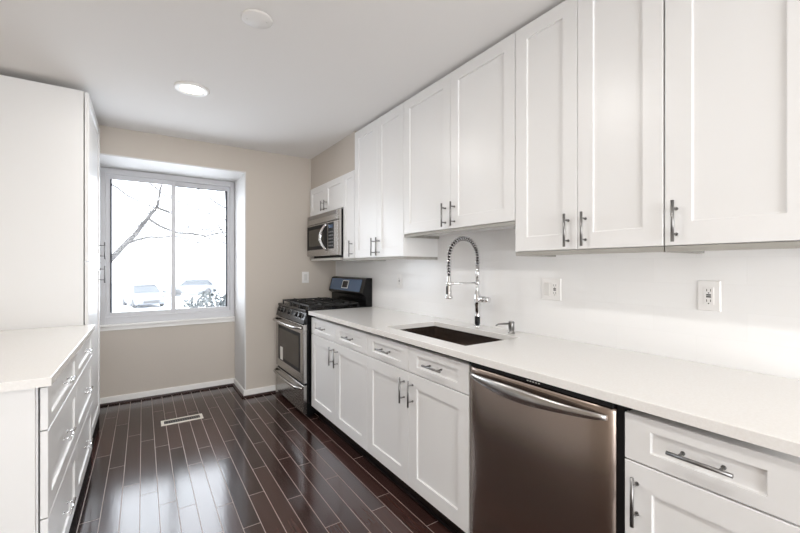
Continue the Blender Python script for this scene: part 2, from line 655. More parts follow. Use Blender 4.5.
# sink cabinet: its box is low in the middle so that the bowl hangs free
t = thing('base_cabinet', 'white two-door sink cabinet under the sink, left of the dishwasher', 'cabinet', (1.5, mid, 0), 'white base cabinets under the long counter')
bm = B()
box(bm, XF + 0.021, XW - 0.001, B0 + 0.001, B1 - 0.001, 0.112, 0.60)
box(bm, XF + 0.021, XF + 0.040, B0 + 0.001, B1 - 0.001, 0.60, 0.857)
box(bm, XF + 0.040, XW - 0.001, B0 + 0.001, B0 + 0.019, 0.60, 0.8835)
box(bm, XF + 0.040, XW - 0.001, B1 - 0.019, B1 - 0.001, 0.60, 0.8835)
obj('body', bm, M['cab'], t)
bm = B()
box(bm, XF + 0.075, XF + 0.09, B0, B1, 0.0, 0.1115)
box(bm, XF + 0.060, XF + 0.076, B0, B1, 0.0, 0.016, 0.005, 2)
obj('toe_kick', bm, M['toe'], t)
for (a, b, hu) in ((mid, B1, mid + 0.040), (B0, mid, mid - 0.040)):
    bm = B(); shaker(bm, fb, a + 0.0012, b - 0.0012, ZR0, ZR1, 0.072, 0.036)
    d = obj('false_drawer', bm, M['cab'], t)
    obj('handle', bar_pull(fb, (a + b) / 2, 0.797, False), M['nickel'], d)
    bm = B(); shaker(bm, fb, a + 0.0012, b - 0.0012, ZD0, ZD1, 0.072)
    d = obj('door', bm, M['cab'], t)
    obj('handle', bar_pull(fb, hu, 0.622, True), M['nickel'], d)
C0, C1 = 0.195, 0.577
base_right('white narrow base cabinet with one drawer and one door, right of the dishwasher', C0, C1, [(C0, C1, C1 - 0.036)])

# wall cabinets
def wall_cab(label, y0, y1, z0, z1, doors, hz, horiz=False, stile=0.058, short=False, rail=True):
    t = thing('wall_cabinet', label, 'cabinet', (1.655, (y0 + y1) / 2, z0 - 0.02), 'white wall cabinets above the counter')
    bm = B(); box(bm, XU + 0.021, XW - 0.0105 if z0 < 1.53 else XW - 0.001, y0 + 0.0008, y1 - 0.0008, z0 - (0.0 if short else 0.002), z1 + 0.004)
    obj('body', bm, M['cab'], t)
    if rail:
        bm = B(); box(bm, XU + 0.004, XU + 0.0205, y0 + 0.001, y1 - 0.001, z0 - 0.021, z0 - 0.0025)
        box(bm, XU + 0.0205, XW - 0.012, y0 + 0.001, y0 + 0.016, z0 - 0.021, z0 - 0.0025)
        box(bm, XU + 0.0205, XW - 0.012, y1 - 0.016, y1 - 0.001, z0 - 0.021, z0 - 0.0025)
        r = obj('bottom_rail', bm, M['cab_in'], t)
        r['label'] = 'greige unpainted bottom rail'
    for (a, b, hu) in doors:
        bm = B(); shaker(bm, fu_, a + 0.0013, b - 0.0013, z0, z1, stile)
        d = obj('door', bm, M['cab'], t)
        obj('handle', bar_pull(fu_, hu, hz, True, 0.138 if not short else 0.10), M['nickel'], d)
    return t


ZT = 2.424
Z42, Z36 = 1.360, 1.511
wall_cab('white single-door tall wall cabinet farthest right, cut by the right edge', 0.215, 0.599, Z42, ZT, [(0.215, 0.599, 0.599 - 0.036)], 1.440, stile=0.078)
wall_cab('white two-door tall wall cabinet above the dishwasher, right of the short-bottomed one over the sink', 0.602, 1.241, Z42, ZT,
         [(0.921, 1.241, 0.960), (0.602, 0.921, 0.884)], 1.440, stile=0.066)
wall_cab('white two-door wall cabinet over the sink, its bottom higher than its neighbours', 1.243, 2.196, Z36, ZT,
         [(1.715, 2.196, 1.756), (1.243, 1.715, 1.676)], 1.592, stile=0.066)
wall_cab('white two-door tall wall cabinet left of the faucet, up to the ceiling', 2.199, 2.940, Z42, ZT,
         [(2.565, 2.940, 2.602), (2.199, 2.565, 2.528)], 1.440, stile=0.066)
wall_cab('white very narrow single-door wall cabinet right of the microwave, under the soffit', 2.946, 3.165, Z42, 2.112,
         [(2.946, 3.165, 2.985)], 1.440, stile=0.05)
wall_cab('white short two-door wall cabinet directly above the microwave', 3.168, 3.985, 1.822, 2.112,
         [(3.575, 3.985, 3.615), (3.168, 3.575, 3.535)], 1.888, stile=0.06, short=True, rail=False)

# ---------------------------------------------------------------- countertop with sink cut-out
SX0, SX1, SY0, SY1 = 1.265, 1.652, 1.338, 2.052
ct_y0, ct_y1 = 0.185, 3.118
top, botz = 0.914, 0.884
bm = B()
up = lambda u, v, n: Vector((u, v, n))


def cr(x0, x1, y0, y1, z, ins=0.0):
    return [Vector((x0 + ins, y0 + ins, z)), Vector((x1 - ins, y0 + ins, z)), Vector((x1 - ins, y1 - ins, z)), Vector((x0 + ins, y1 - ins, z))]


XCB = XW - 0.0105
ringface(bm, [cr(SX0, SX1, SY0, SY1, botz), cr(SX0, SX1, SY0, SY1, top - 0.002), cr(SX0, SX1, SY0, SY1, top, -0.002),
              cr(XC, XCB, ct_y0, ct_y1, top, 0.002), cr(XC, XCB, ct_y0, ct_y1, top - 0.002), cr(XC, XCB, ct_y0, ct_y1, botz),
              cr(SX0, SX1, SY0, SY1, botz)], False, False)
bmesh.ops.remove_doubles(bm, verts=bm.verts[:], dist=1e-5)
tag(obj('countertop', bm, M['quartz']), 'long white quartz countertop along the right wall with the sink cut-out', 'countertop')

# undermount sink
t = thing('kitchen_sink', 'dark stainless undermount sink set in the long white countertop', 'sink', ((SX0 + SX1) / 2, (SY0 + SY1) / 2, 0.70))
bm = B()
o = 0.004
ringface(bm, [cr(SX0 - 0.02, SX1 + 0.02, SY0 - 0.02, SY1 + 0.02, 0.8835), cr(SX0 - o, SX1 + o, SY0 - o, SY1 + o, 0.8835),
              cr(SX0 - o, SX1 + o, SY0 - o, SY1 + o, 0.72), cr(SX0 + 0.01, SX1 - 0.01, SY0 + 0.01, SY1 - 0.01, 0.705),
              cr(SX0 + 0.01, SX1 - 0.01, SY0 + 0.01, SY1 - 0.01, 0.7035), cr(SX0 - o - 0.002, SX1 + o + 0.002, SY0 - o - 0.002, SY1 + o + 0.002, 0.7185),
              cr(SX0 - o - 0.002, SX1 + o + 0.002, SY0 - o - 0.002, SY1 + o + 0.002, 0.881), cr(SX0 - 0.02, SX1 + 0.02, SY0 - 0.02, SY1 + 0.02, 0.881)], False, False)
# floors (inside and underside)
f1 = [bm.verts.new(p) for p in cr(SX0 + 0.01, SX1 - 0.01, SY0 + 0.01, SY1 - 0.01, 0.705)]
bm.faces.new(f1)
f2 = [bm.verts.new(p) for p in cr(SX0 + 0.01, SX1 - 0.01, SY0 + 0.01, SY1 - 0.01, 0.7035)]
bm.faces.new(f2)
f3 = [bm.verts.new(p) for p in cr(SX0 - 0.02, SX1 + 0.02, SY0 - 0.02, SY1 + 0.02, 0.8835)]
obj('bowl', bm, M['sink_steel'], t)
bm = B()
lathe(bm, [(0.0, 0.001), (0.03, 0.001), (0.042, 0.0035), (0.045, 0.002), (0.045, 0.0)], ((SX0 + SX1) / 2, (SY0 + SY1) / 2, 0.7052), cap0=False, cap1=False)
obj('drain', bm, M['nickel'], t)

# ---------------------------------------------------------------- spring faucet
fx, fy = 1.735, 1.728
t = thing('spring_faucet', 'tall chrome pull-down spring faucet behind the sink', 'faucet', (fx, fy, 0.914))
bm = B()
lathe(bm, [(0.027, 0.0), (0.027, 0.005), (0.019, 0.010), (0.017, 0.012), (0.017, 0.13), (0.020, 0.134), (0.020, 0.20), (0.016, 0.206), (0.012, 0.23), (0.0095, 0.235), (0.0095, 0.30)], (fx, fy, 0.914))
obj('body', bm, M['chrome'], t)
bm = B()
lathe(bm, [(0.013, 0.0), (0.0155, 0.004), (0.0165, 0.012), (0.0165, 0.05), (0.0135, 0.055)], (fx - 0.006, fy - 0.004, 0.925))
o2 = obj('black_base', bm, M['black'], t)  # black piece, offset so it shows only on the camera side
o2['label'] = 'black piece low on the near side of the faucet body'
# spring hose: riser, arch, drop
R = 0.117
zc0 = 1.342
path = [(fx, fy, 1.20 + (zc0 - 1.20) * i / 14) for i in range(15)]
path += [(fx - R + R * math.cos(a), fy, zc0 + R * math.sin(a)) for a in [PI * i / 28 for i in range(1, 29)]]
path += [(fx - 2 * R, fy, zc0 - (zc0 - 1.215) * i / 12) for i in range(1, 13)]
bm = B(); tube(bm, path, 0.0078, 10)
obj('hose', bm, M['black_matte'], t)
# coil wrapped on the path
def coil(path, r, wire, pitch):
    P = [Vector(p) for p in path]
    L = [0]
    for a, b in zip(P, P[1:]):
        L.append(L[-1] + (b - a).length)
    out = []
    n = int(L[-1] / pitch) * 10
    j = 0
    for i in range(n + 1):
        s = L[-1] * i / n
        while j < len(L) - 2 and L[j + 1] < s:
            j += 1
        k = (s - L[j]) / (L[j + 1] - L[j])
        p = P[j].lerp(P[j + 1], k)
        tg = (P[j + 1] - P[j]).normalized()
        bi = Vector((0, 1, 0))
        nn = tg.cross(bi).normalized()
        a = 2 * PI * s / pitch
        out.append(p + (nn * math.cos(a) + bi * math.sin(a)) * r)
    return out


bm = B(); tube(bm, coil(path[10:-3], 0.0132, 0.0033, 0.0175), 0.0033, 6)
obj('spring', bm, M['spring'], t)
bm = B()
cyl(bm, (fx, fy, 1.19), (fx, fy, 1.305), 0.0125, seg=18)
obj('riser', bm, M['chrome'], t)
bm = B()
lathe(bm, [(0.010, 0.135), (0.0125, 0.13), (0.0125, 0.09), (0.016, 0.08), (0.0155, 0.02), (0.022, 0.012), (0.024, 0.0), (0.018, -0.002)], (fx - 2 * R, fy, 1.100))
sh = obj('spray_head', bm, M['chrome'], t)
bm = B()
box(bm, fx - 2 * R - 0.020, fx - 2 * R - 0.012, fy - 0.006, fy + 0.006, 1.125, 1.175, 0.003)
obj('trigger', bm, M['black'], sh)
bm = B()
cyl(bm, (fx, fy, 1.187), (fx - 2 * R + 0.02, fy, 1.187), 0.0048, seg=12)
lathe(bm, [(0.0155, -0.011), (0.0185, -0.009), (0.0185, 0.009), (0.0155, 0.011)], (fx - 2 * R, fy, 1.187))
lathe(bm, [(0.0150, -0.011), (0.0165, -0.009), (0.0165, 0.009), (0.0150, 0.011)], (fx, fy, 1.187))
obj('docking_arm', bm, M['chrome'], t)
bm = B()
lathe(bm, [(0.015, -0.012), (0.021, -0.022), (0.021, -0.062), (0.017, -0.066), (0.017, -0.070), (0.019, -0.074), (0.019, -0.094), (0.012, -0.098)], (fx, fy, 1.086), 'y')
hub = obj('valve', bm, M['chrome'], t)
bm = B()
tube(bm, [(fx, fy - 0.084, 1.086), (fx - 0.03, fy - 0.088, 1.092), (fx - 0.075, fy - 0.092, 1.100)], [0.006, 0.0055, 0.004], 10)
obj('lever', bm, M['chrome'], hub)

# soap dispenser
sx, sy = 1.722, 1.452
t = thing('soap_dispenser', 'small nickel soap pump on the countertop, right of the faucet', 'soap dispenser', (sx, sy, 0.914))
bm = B()
lathe(bm, [(0.020, 0.0), (0.020, 0.004), (0.0145, 0.007), (0.0145, 0.018), (0.0165, 0.02), (0.0165, 0.062), (0.013, 0.066)], (sx, sy, 0.914))
obj('pump_head', bm, M['nickel'], t)
bm = B()
tube(bm, [(sx, sy, 0.967), (sx - 0.05, sy + 0.012, 0.969), (sx - 0.085, sy + 0.020, 0.968), (sx - 0.10, sy + 0.023, 0.962)], [0.0062, 0.0052, 0.0045, 0.004], 10)
obj('spout', bm, M['nickel'], t)

# ---------------------------------------------------------------- dishwasher
t = thing('dishwasher', 'stainless steel dishwasher with a bowed handle, between white base cabinets', 'dishwasher', (1.5, 0.9, 0))
D0, D1 = 0.602, 1.218
XD = 1.166
fd = right_face(XD)
bm = B(); box(bm, XD + 0.045, XW - 0.02, 0.580, 1.224, 0.10, 0.880)
obj('tub', bm, M['black_matte'], t)
# door skin: gently crowned, edges rolled back
bm = B()
rows = []
nu, nv = 24, 8
prof = []
for i in range(nu + 1):
    u = D0 + (D1 - D0) * i / nu
    e = min(i, nu - i) / nu
    prof.append((u, 0.0 if e > 0.12 else -0.012 * (1 - e / 0.12) ** 2))
rings = []
for v, extra in ((0.108, -0.010), (0.112, -0.003), (0.13, 0.0), (0.50, 0.0), (0.845, 0.0), (0.857, -0.003), (0.861, -0.010)):
    rings.append([fd(D0, v, -0.04)] + [fd(u, v, n + extra) for u, n in prof] + [fd(D1, v, -0.04)])
ringface(bm, rings, True, True, True, True)
obj('door', bm, M['dw_steel'], t)
bm = B(); box(bm, XD + 0.004, XD + 0.045, 0.604, 1.216, 0.8625, 0.8815, 0.002)
cs = obj('control_strip', bm, M['black'], t)
bm = B()
for k in range(5):
    box(bm, XD + 0.0032, XD + 0.0042, 0.86 + k * 0.012, 0.867 + k * 0.012, 0.870, 0.873)
obj('indicator_marks', bm, M['plate_grey'], cs)
# handle: bowed flattened bar
bm = B()
rings = []
n = 28
for i in range(n + 1):
    s = i / n
    u = 0.622 + (1.206 - 0.622) * s
    bow = math.sin(PI * s)
    out = -0.002 + 0.050 * bow ** 0.7
    wv = 0.008 + 0.011 * bow ** 0.6 + 0.007 * math.sin(PI * min(1, (1 - s) * 1.15)) ** 2
    th = 0.006 + 0.005 * bow
    z = 0.829 - 0.004 * bow
    rings.append([fd(u, z + wv * math.sin(a), out + th * math.cos(a)) for a in [2 * PI * k / 16 for k in range(16)]])
ringface(bm, rings, True, True, True, True)
obj('handle', bm, M['steel'], t)
bm = B(); box(bm, XD + 0.070, XD + 0.085, 0.582, 1.222, 0.0, 0.105)
obj('kick_plate', bm, M['black_matte'], t)
bm = B(); box(bm, XD + 0.020, XD + 0.045, 0.580, 0.600, 0.105, 0.8815)
obj('side_gasket', bm, M['black_matte'], t)
bm = B(); box(bm, XD + 0.020, XD + 0.045, 1.2195, 1.2245, 0.105, 0.8815)
obj('side_gasket', bm, M['black_matte'], t)

# ---------------------------------------------------------------- gas range
XR = 1.128
R0, R1 = 3.150, 3.945
fr_ = right_face(XR)
t = thing('gas_range', 'black and stainless gas range in the back right corner', 'stove', (1.45, 3.55, 0))
bm = B()
box(bm, XR + 0.028, XW - 0.03, R0, R1, 0.03, 0.895)
box(bm, XR + 0.05, XR + 0.09, R0 + 0.03, R0 + 0.07, 0.0, 0.03)
box(bm, XR + 0.05, XR + 0.09, R1 - 0.07, R1 - 0.03, 0.0, 0.03)
box(bm, XW - 0.13, XW - 0.09, R0 + 0.03, R0 + 0.07, 0.0, 0.03)
box(bm, XW - 0.13, XW - 0.09, R1 - 0.07, R1 - 0.03, 0.0, 0.03)
obj('body', bm, M['black'], t)
bm = B(); box(bm, XR + 0.015, XW - 0.09, R0 - 0.002, R1 + 0.002, 0.8955, 0.918, 0.006, 2)
obj('cooktop', bm, M['black'], t)
# sloped front control panel
bm = B()
ringface(bm, [[Vector((XR + 0.028, y, 0.80)), Vector((XR - 0.004, y, 0.80)), Vector((XR + 0.002, y, 0.835)), Vector((XR + 0.022, y, 0.893)), Vector((XR + 0.028, y, 0.895))] for y in (R0 + 0.001, R1 - 0.001)])
cp = obj('control_panel', bm, M['fascia'], t)
for y in (3.25, 3.34, 3.55, 3.76, 3.85):
    bm = B()
    n = Vector((-0.945, 0, 0.327))
    c = Vector((XR + 0.012, y, 0.862))
    tube(bm, [c - n * 0.004, c + n * 0.006, c + n * 0.008, c + n * 0.026, c + n * 0.028], [0.024, 0.024, 0.020, 0.018, 0.015], 20)
    k = obj('knob', bm, M['black'], cp)
    bm = B()
    tube(bm, [c - n * 0.001, c + n * 0.0035, c + n * 0.0045], [0.0285, 0.0285, 0.0262], 22)
    obj('bezel', bm, M['nickel'], k)
# oven door
bm = B(); slab(bm, fr_, R0 + 0.004, R1 - 0.004, 0.298, 0.792, -0.026, 0.006, 0.005)
od = obj('oven_door', bm, M['steel'], t)
bm = B(); slab(bm, fr_, R0 + 0.075, R1 - 0.085, 0.375, 0.715, 0.004, 0.0075, 0.001)
ow = obj('oven_window', bm, M['black_matte'], od)
bm = B(); slab(bm, fr_, R0 + 0.105, R1 - 0.115, 0.405, 0.685, 0.006, 0.0085, 0.001)
g_ = obj('inner_glass', bm, M['oven_glass'], od)
bm = B(); slab(bm, fr_, R1 - 0.235, R1 - 0.155, 0.385, 0.510, 0.0085, 0.0095, 0.0002)
st = obj('sticker', bm, M['sticker'], od)
st['label'] = 'white paper sticker on the oven window'


def appliance_handle(bm, u0, u1, z, base, out, r):
    pts = []
    for i in range(25):
        s = i / 24
        e = min(s, 1 - s)
        n = base + out * (1.0 if e > 0.10 else math.sin(e / 0.10 * PI / 2))
        n += 0.012 * math.sin(PI * s)
        pts.append(fr_(u0 + (u1 - u0) * s, z, n))
    tube(bm, pts, r, 12)


bm = B(); appliance_handle(bm, R0 + 0.03, R1 - 0.02, 0.765, 0.004, 0.045, 0.013)
obj('handle', bm, M['steel'], od)
bm = B(); slab(bm, fr_, R0 + 0.004, R1 - 0.004, 0.040, 0.278, -0.026, 0.004, 0.005)
dr = obj('storage_drawer', bm, M['steel'], t)
bm = B(); appliance_handle(bm, R0 + 0.03, R1 - 0.01, 0.252, 0.002, 0.038, 0.012)
obj('handle', bm, M['steel'], dr)
bm = B(); slab(bm, fr_, R0 + 0.006, R1 - 0.006, 0.2785, 0.2975, -0.026, -0.010, 0.002)
obj('drawer_gap_trim', bm, M['black_matte'], t)
# burners and grates
by = [3.33, 3.78]
bx = [1.30, 1.56]
for x in bx:
    for y in by:
        bm = B()
        lathe(bm, [(0.060, 0.0), (0.060, 0.003), (0.045, 0.006), (0.040, 0.012), (0.038, 0.017), (0.030, 0.020), (0.0, 0.021)], (x, y, 0.9182), cap1=False)
        obj('burner', bm, M['iron'], t)
for (y0, y1) in ((R0 + 0.022, 3.42), (3.425, 3.68), (3.685, R1 - 0.022)):
    bm = B()
    x0, x1 = XR + 0.055, XW - 0.15
    z0, z1 = 0.940, 0.954
    for y in (y0, y1 - 0.012):
        box(bm, x0, x1, y, y + 0.012, z0, z1, 0.003)
    for x in (x0, (x0 + x1) / 2 - 0.006, x1 - 0.012):
        box(bm, x, x + 0.012, y0, y1, z0, z1, 0.003)
    ym = (y0 + y1) / 2
    for xx in (1.30, 1.56):
        box(bm, xx - 0.085, xx - 0.02, ym - 0.005, ym + 0.005, z0, z1 + 0.006, 0.002)
        box(bm, xx + 0.02, xx + 0.085, ym - 0.005, ym + 0.005, z0, z1 + 0.006, 0.002)
        box(bm, xx - 0.005, xx + 0.005, y0, ym - 0.03, z0, z1 + 0.006, 0.002)
        box(bm, xx - 0.005, xx + 0.005, ym + 0.03, y1, z0, z1 + 0.006, 0.002)
    for x in (x0, x1 - 0.012):
        for y in (y0, y1 - 0.012):
            box(bm, x, x + 0.012, y, y + 0.012, 0.9182, z0 + 0.004)
    obj('grate', bm, M['iron'], t)
# backguard: vertical riser, leaning fascia, end caps
bm = B()
xb0, xb1 = XW - 0.100, XW - 0.012


def bg_prof(y, o=0.0):
    return [Vector((xb1, y, 0.8955)), Vector((xb1, y, 1.178)), Vector((xb0 + 0.040, y, 1.180)), Vector((xb0 + 0.022, y, 1.172)), Vector((xb0 - 0.016, y, 1.038)),
            Vector((xb0 - 0.014, y, 1.026)), Vector((xb0 + 0.018, y, 1.006)), Vector((xb0 + 0.022, y, 0.8955))]


ringface(bm, [bg_prof(R0 + 0.020), bg_prof(R1 + 0.002)])
bgd = obj('backguard', bm, M['black'], t)
pa, pb = Vector((xb0 - 0.016, 0, 1.038)), Vector((xb0 + 0.022, 0, 1.172))
pn = Vector((-(pb - pa).z, 0, (pb - pa).x)).normalized()
L_ = (pb - pa).length


def bgf(u, v, n):          # v: 0..1 up the leaning face
    p = pa.lerp(pb, v) + pn * n
    return Vector((p.x, u, p.z))


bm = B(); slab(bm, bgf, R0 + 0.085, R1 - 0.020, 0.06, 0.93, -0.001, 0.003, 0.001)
fs = obj('fascia', bm, M['blue_tint'], bgd)
fs['label'] = 'control fascia with a blue reflection painted into its colour'
bm = B(); slab(bm, bgf, 3.50, 3.64, 0.22, 0.80, 0.003, 0.0042, 0.0005)
obj('display_surround', bm, M['plate_grey'], bgd)
bm = B(); slab(bm, bgf, 3.510, 3.630, 0.27, 0.75, 0.004, 0.0052, 0.0005)
obj('display', bm, M['black'], bgd)

# ---------------------------------------------------------------- microwave
XM = 1.462
m0, m1 = 3.172, 3.965
zb, zt = 1.392, 1.812
fm_ = right_face(XM)
t = thing('microwave', 'stainless over-the-range microwave with a curved handle, above the gas range', 'microwave', (1.63, 3.57, 1.36))
bm = B(); box(bm, XM + 0.022, XW - 0.012, m0, m1, zb + 0.004, zt, 0.002)
obj('body', bm, M['black'], t)
bm = B(); slab(bm, fm_, m0, m1, 1.715, zt, -0.0215, 0.004, 0.006)
vt = obj('vent_grille', bm, M['steel'], t)
bm = B()
for k in range(4):
    slab(bm, fm_, m0 + 0.05, m1 - 0.05, 1.770 + k * 0.009, 1.773 + k * 0.009, 0.0035, 0.0046, 0.0002)
obj('slots', bm, M['slot'], vt)
bm = B(); slab(bm, fm_, m0 + 0.245, m1, zb, 1.713, -0.0215, 0.006, 0.006)
md = obj('door', bm, M['steel'], t)
bm = B(); slab(bm, fm_, m0 + 0.250, m1 - 0.014, zb + 0.064, 1.700, 0.0055, 0.0078, 0.001)
obj('window_surround', bm, M['black_matte'], md)
bm = B(); slab(bm, fm_, m0 + 0.345, m1 - 0.060, zb + 0.100, 1.662, 0.007, 0.0088, 0.001)
obj('window', bm, M['micro_glass'], md)
bm = B()
pts = []
for i in range(21):
    s = i / 20
    z = zb + 0.055 + (1.690 - zb - 0.055) * s
    pts.append(fm_(m0 + 0.262 + 0.060 * math.sin(PI * s), z, 0.008 + 0.040 * math.sin(PI * s) ** 0.6))
tube(bm, pts, [0.012 + 0.005 * math.sin(PI * i / 20) for i in range(21)], 12)
obj('handle', bm, M['chrome'], md)
bm = B(); slab(bm, fm_, m0, m0 + 0.243, zb, 1.713, -0.0215, 0.004, 0.006)
mc = obj('control_panel', bm, M['steel'], t)
bm = B(); slab(bm, fm_, m0 + 0.110, m0 + 0.240, zb + 0.064, 1.700, 0.0035, 0.0058, 0.001)
obj('keypad', bm, M['black_matte'], mc)
bm = B()
for i in range(5):
    for j in range(3):
        slab(bm, fm_, m0 + 0.126 + j * 0.036, m0 + 0.150 + j * 0.036, zb + 0.085 + i * 0.032, zb + 0.098 + i * 0.032, 0.0055, 0.0066, 0.0003)
obj('buttons', bm, M['button'], mc)
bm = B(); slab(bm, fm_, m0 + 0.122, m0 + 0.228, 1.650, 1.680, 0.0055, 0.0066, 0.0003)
obj('display', bm, M['blue_tint'], mc)
bm = B(); box(bm, XM + 0.06, XW - 0.05, m0 + 0.03, m1 - 0.03, 1.372, zb + 0.0035)
obj('filter_housing', bm, M['black_matte'], t)
bm = B(); box(bm, XM + 0.035, XW - 0.030, m0 + 0.06, m1 - 0.005, 1.348, 1.3718, 0.003)
ub = obj('underside_panel', bm, M['under'], t)
ub['label'] = 'pale panel under the microwave'

# ---------------------------------------------------------------- left run: drawers, counter, pantry
XLF = -0.272
fl = left_face(XLF)
LY0, LYM, LY1 = 1.775, 2.47, 3.160


def drawer_unit(label, y0, y1):
    t = thing('drawer_cabinet', label, 'cabinet', (-0.6, (y0 + y1) / 2, 0), 'white three-drawer cabinets on the left')
    bm = B(); box(bm, XL + 0.001, XLF - 0.026, y0 + 0.001, y1 - 0.001, 0.112, 0.8835)
    obj('body', bm, M['cab'], t)
    bm = B(); box(bm, XLF - 0.022, XLF - 0.004, y0 + 0.001, y1 - 0.001, 0, 0.1115)
    obj('toe_kick', bm, M['toe'], t)
    for (v0, v1, r) in ((0.727, 0.872, 0.036), (0.424, 0.722, 0.060), (0.116, 0.419, 0.060)):
        bm = B(); shaker(bm, fl, y0 + 0.0015, y1 - 0.0015, v0, v1, 0.062, r)
        d = obj('drawer', bm, M['cab'], t)
        obj('handle', bar_pull(fl, (y0 + y1) / 2, (v0 + v1) / 2 + 0.008, False, 0.14, 0.024), M['chrome'], d)
    return t


drawer_unit('white three-drawer base cabinet at the near end of the left counter', LY0, LYM)
drawer_unit('white three-drawer base cabinet between the near drawers and the tall pantry', LYM, LY1)
bm = B(); box(bm, XL + 0.001, XLF - 0.030, LY0 - 0.019, LY0 - 0.0005, 0.0, 0.8835)
tag(obj('end_panel', bm, M['cab']), 'plain white panel closing the near end of the left drawers', 'cabinet panel')
bm = B()
ringface(bm, [cr(XL + 0.001, -0.258, 1.738, LY1 + 0.001, 0.884), cr(XL + 0.001, -0.258, 1.738, LY1 + 0.001, 0.912), cr(XL + 0.001, -0.258, 1.738, LY1 + 0.001, 0.914, 0.002)])
tag(obj('countertop', bm, M['quartz']), 'short white quartz countertop on the left, against the tall pantry side', 'countertop')

PY0, PY1, PY2 = 3.166, 3.940, 3.992
XLP = -0.290
flp = left_face(XLP)
t = thing('pantry_cabinet', 'tall white pantry cabinet on the left reaching the ceiling, beside the window', 'cabinet', (-0.6, 3.5, 0))
bm = B(); box(bm, XL + 0.001, XLP - 0.026, PY0, PY1, 0.112, 2.408)
obj('body', bm, M['cab'], t)
bm = B(); box(bm, XL + 0.001, XLP - 0.020, PY1 + 0.001, PY2, 0.0, 2.408)
obj('filler_panel', bm, M['cab'], t)
bm = B(); box(bm, XLP - 0.022, XLP - 0.004, PY0, PY1, 0, 0.1115)
obj('toe_kick', bm, M['toe'], t)
for (v0, v1, hz) in ((0.116, 1.318, 1.225), (1.323, 2.404, 1.415)):
    bm = B(); shaker(bm, flp, PY0 + 0.002, PY1 - 0.001, v0, v1, 0.062)
    d = obj('door', bm, M['cab'], t)
    obj('handle', bar_pull(flp, PY1 - 0.045, hz, True, 0.138, 0.034), M['nickel'], d)

# ---------------------------------------------------------------- wall plates
def outlet(y, z, label, gangs, xf=XW - 0.0102, name='wall_outlet', cat='outlet', single=False):
    f = right_face(xf)
    wd = 0.072 if gangs == 1 else 0.116
    t = thing(name, label, cat, (xf, y, z - 0.058))
    bm = B(); slab(bm, f, y - wd / 2, y + wd / 2, z - 0.058, z + 0.058, 0.0, 0.0055, 0.003)
    obj('cover_plate', bm, M['plate'], t)
    oy = y if gangs == 1 else y - 0.024
    bm = B(); slab(bm, f, oy - 0.0165, oy + 0.0165, z - 0.0335, z + 0.0335, 0.005, 0.0075, 0.001)
    r = obj('receptacle', bm, M['plate'], t)
    for dz in (0.020, -0.020):
        bm = B()
        for dy in (-0.006, 0.006):
            slab(bm, f, oy + dy - 0.0011, oy + dy + 0.0011, z + dz - 0.003, z + dz + 0.006, 0.007, 0.0078, 0.0001)
        slab(bm, f, oy - 0.002, oy + 0.002, z + dz - 0.011, z + dz - 0.007, 0.007, 0.0078, 0.0001)
        obj('slots', bm, M['slot'], r)
    bm = B()
    slab(bm, f, oy - 0.0075, oy + 0.0075, z + 0.0012, z + 0.0062, 0.007, 0.0086, 0.0005)
    obj('test_button', bm, M['slot'], r)
    bm = B(); slab(bm, f, oy - 0.0075, oy + 0.0075, z - 0.0062, z - 0.0012, 0.007, 0.0086, 0.0005)
    obj('reset_button', bm, M['slot'], r)
    if gangs == 2:
        sy_ = y + 0.024
        bm = B(); slab(bm, f, sy_ - 0.0165, sy_ + 0.0165, z - 0.0335, z + 0.0335, 0.005, 0.0078, 0.002)
        obj('rocker', bm, M['plate_grey'], t)
    return t


outlet(0.568, 1.176, 'white outlet cover on the tile backsplash, farthest right, above the near base cabinet', 1)
outlet(1.252, 1.168, 'white double-width switch and outlet cover on the backsplash, right of the soap pump', 2)
outlet(2.700, 1.166, 'small white outlet cover on the backsplash between the range and the faucet', 1)
fn = near_face(YB)
t = thing('light_switch', 'white light switch plate on the greige wall left of the range', 'light switch', (1.45, YB, 1.112))
bm = B(); slab(bm, fn, 1.412, 1.486, 1.112, 1.232, 0.0, 0.0055, 0.003)
obj('cover_plate', bm, M['plate'], t)
bm = B(); slab(bm, fn, 1.432, 1.466, 1.138, 1.206, 0.005, 0.008, 0.002)
obj('rocker', bm, M['plate_grey'], t)

# ---------------------------------------------------------------- ceiling fixtures
def can_light(x, y, label, power):
    t = thing('recessed_light', label, 'ceiling light', (x, y, ZC - 0.012), None)
    bm = B()
    lathe(bm, [(0.068, -0.003), (0.072, -0.008), (0.098, -0.010), (0.106, -0.004), (0.106, 0.0), (0.068, 0.0), (0.068, -0.003)], (x, y, ZC - 0.0002), cap0=False, cap1=False, seg=40)
    obj('trim_ring', bm, M['trim'], t)
    bm = B()
    lathe(bm, [(0.067, 0.0), (0.067, -0.003), (0.050, -0.0045), (0.0, -0.006)], (x, y, ZC - 0.0004), cap1=False, seg=40)
    obj('lens', bm, M['lens'], t)
    l = bpy.data.lights.new('lamp_glow', 'AREA')
    l.shape = 'DISK'
    l.size = 0.13
    l.energy = power
    l.color = (1.0, 0.97, 0.93)
    lo = bpy.data.objects.new('lamp_glow', l)
    C.objects.link(lo)
    lo.parent = t
    lo.location = (0, 0, -0.012)
    return t


can_light(0.267, 2.85, 'round recessed ceiling light, lit, in front of the window', 8)
can_light(0.24, 1.39, 'round recessed ceiling light above the middle of the floor', 8)
can_light(0.24, -0.07, 'assumed recessed ceiling light, added out of view above the near end of the kitchen', 8)  # unseen lamp, added as an extra light source

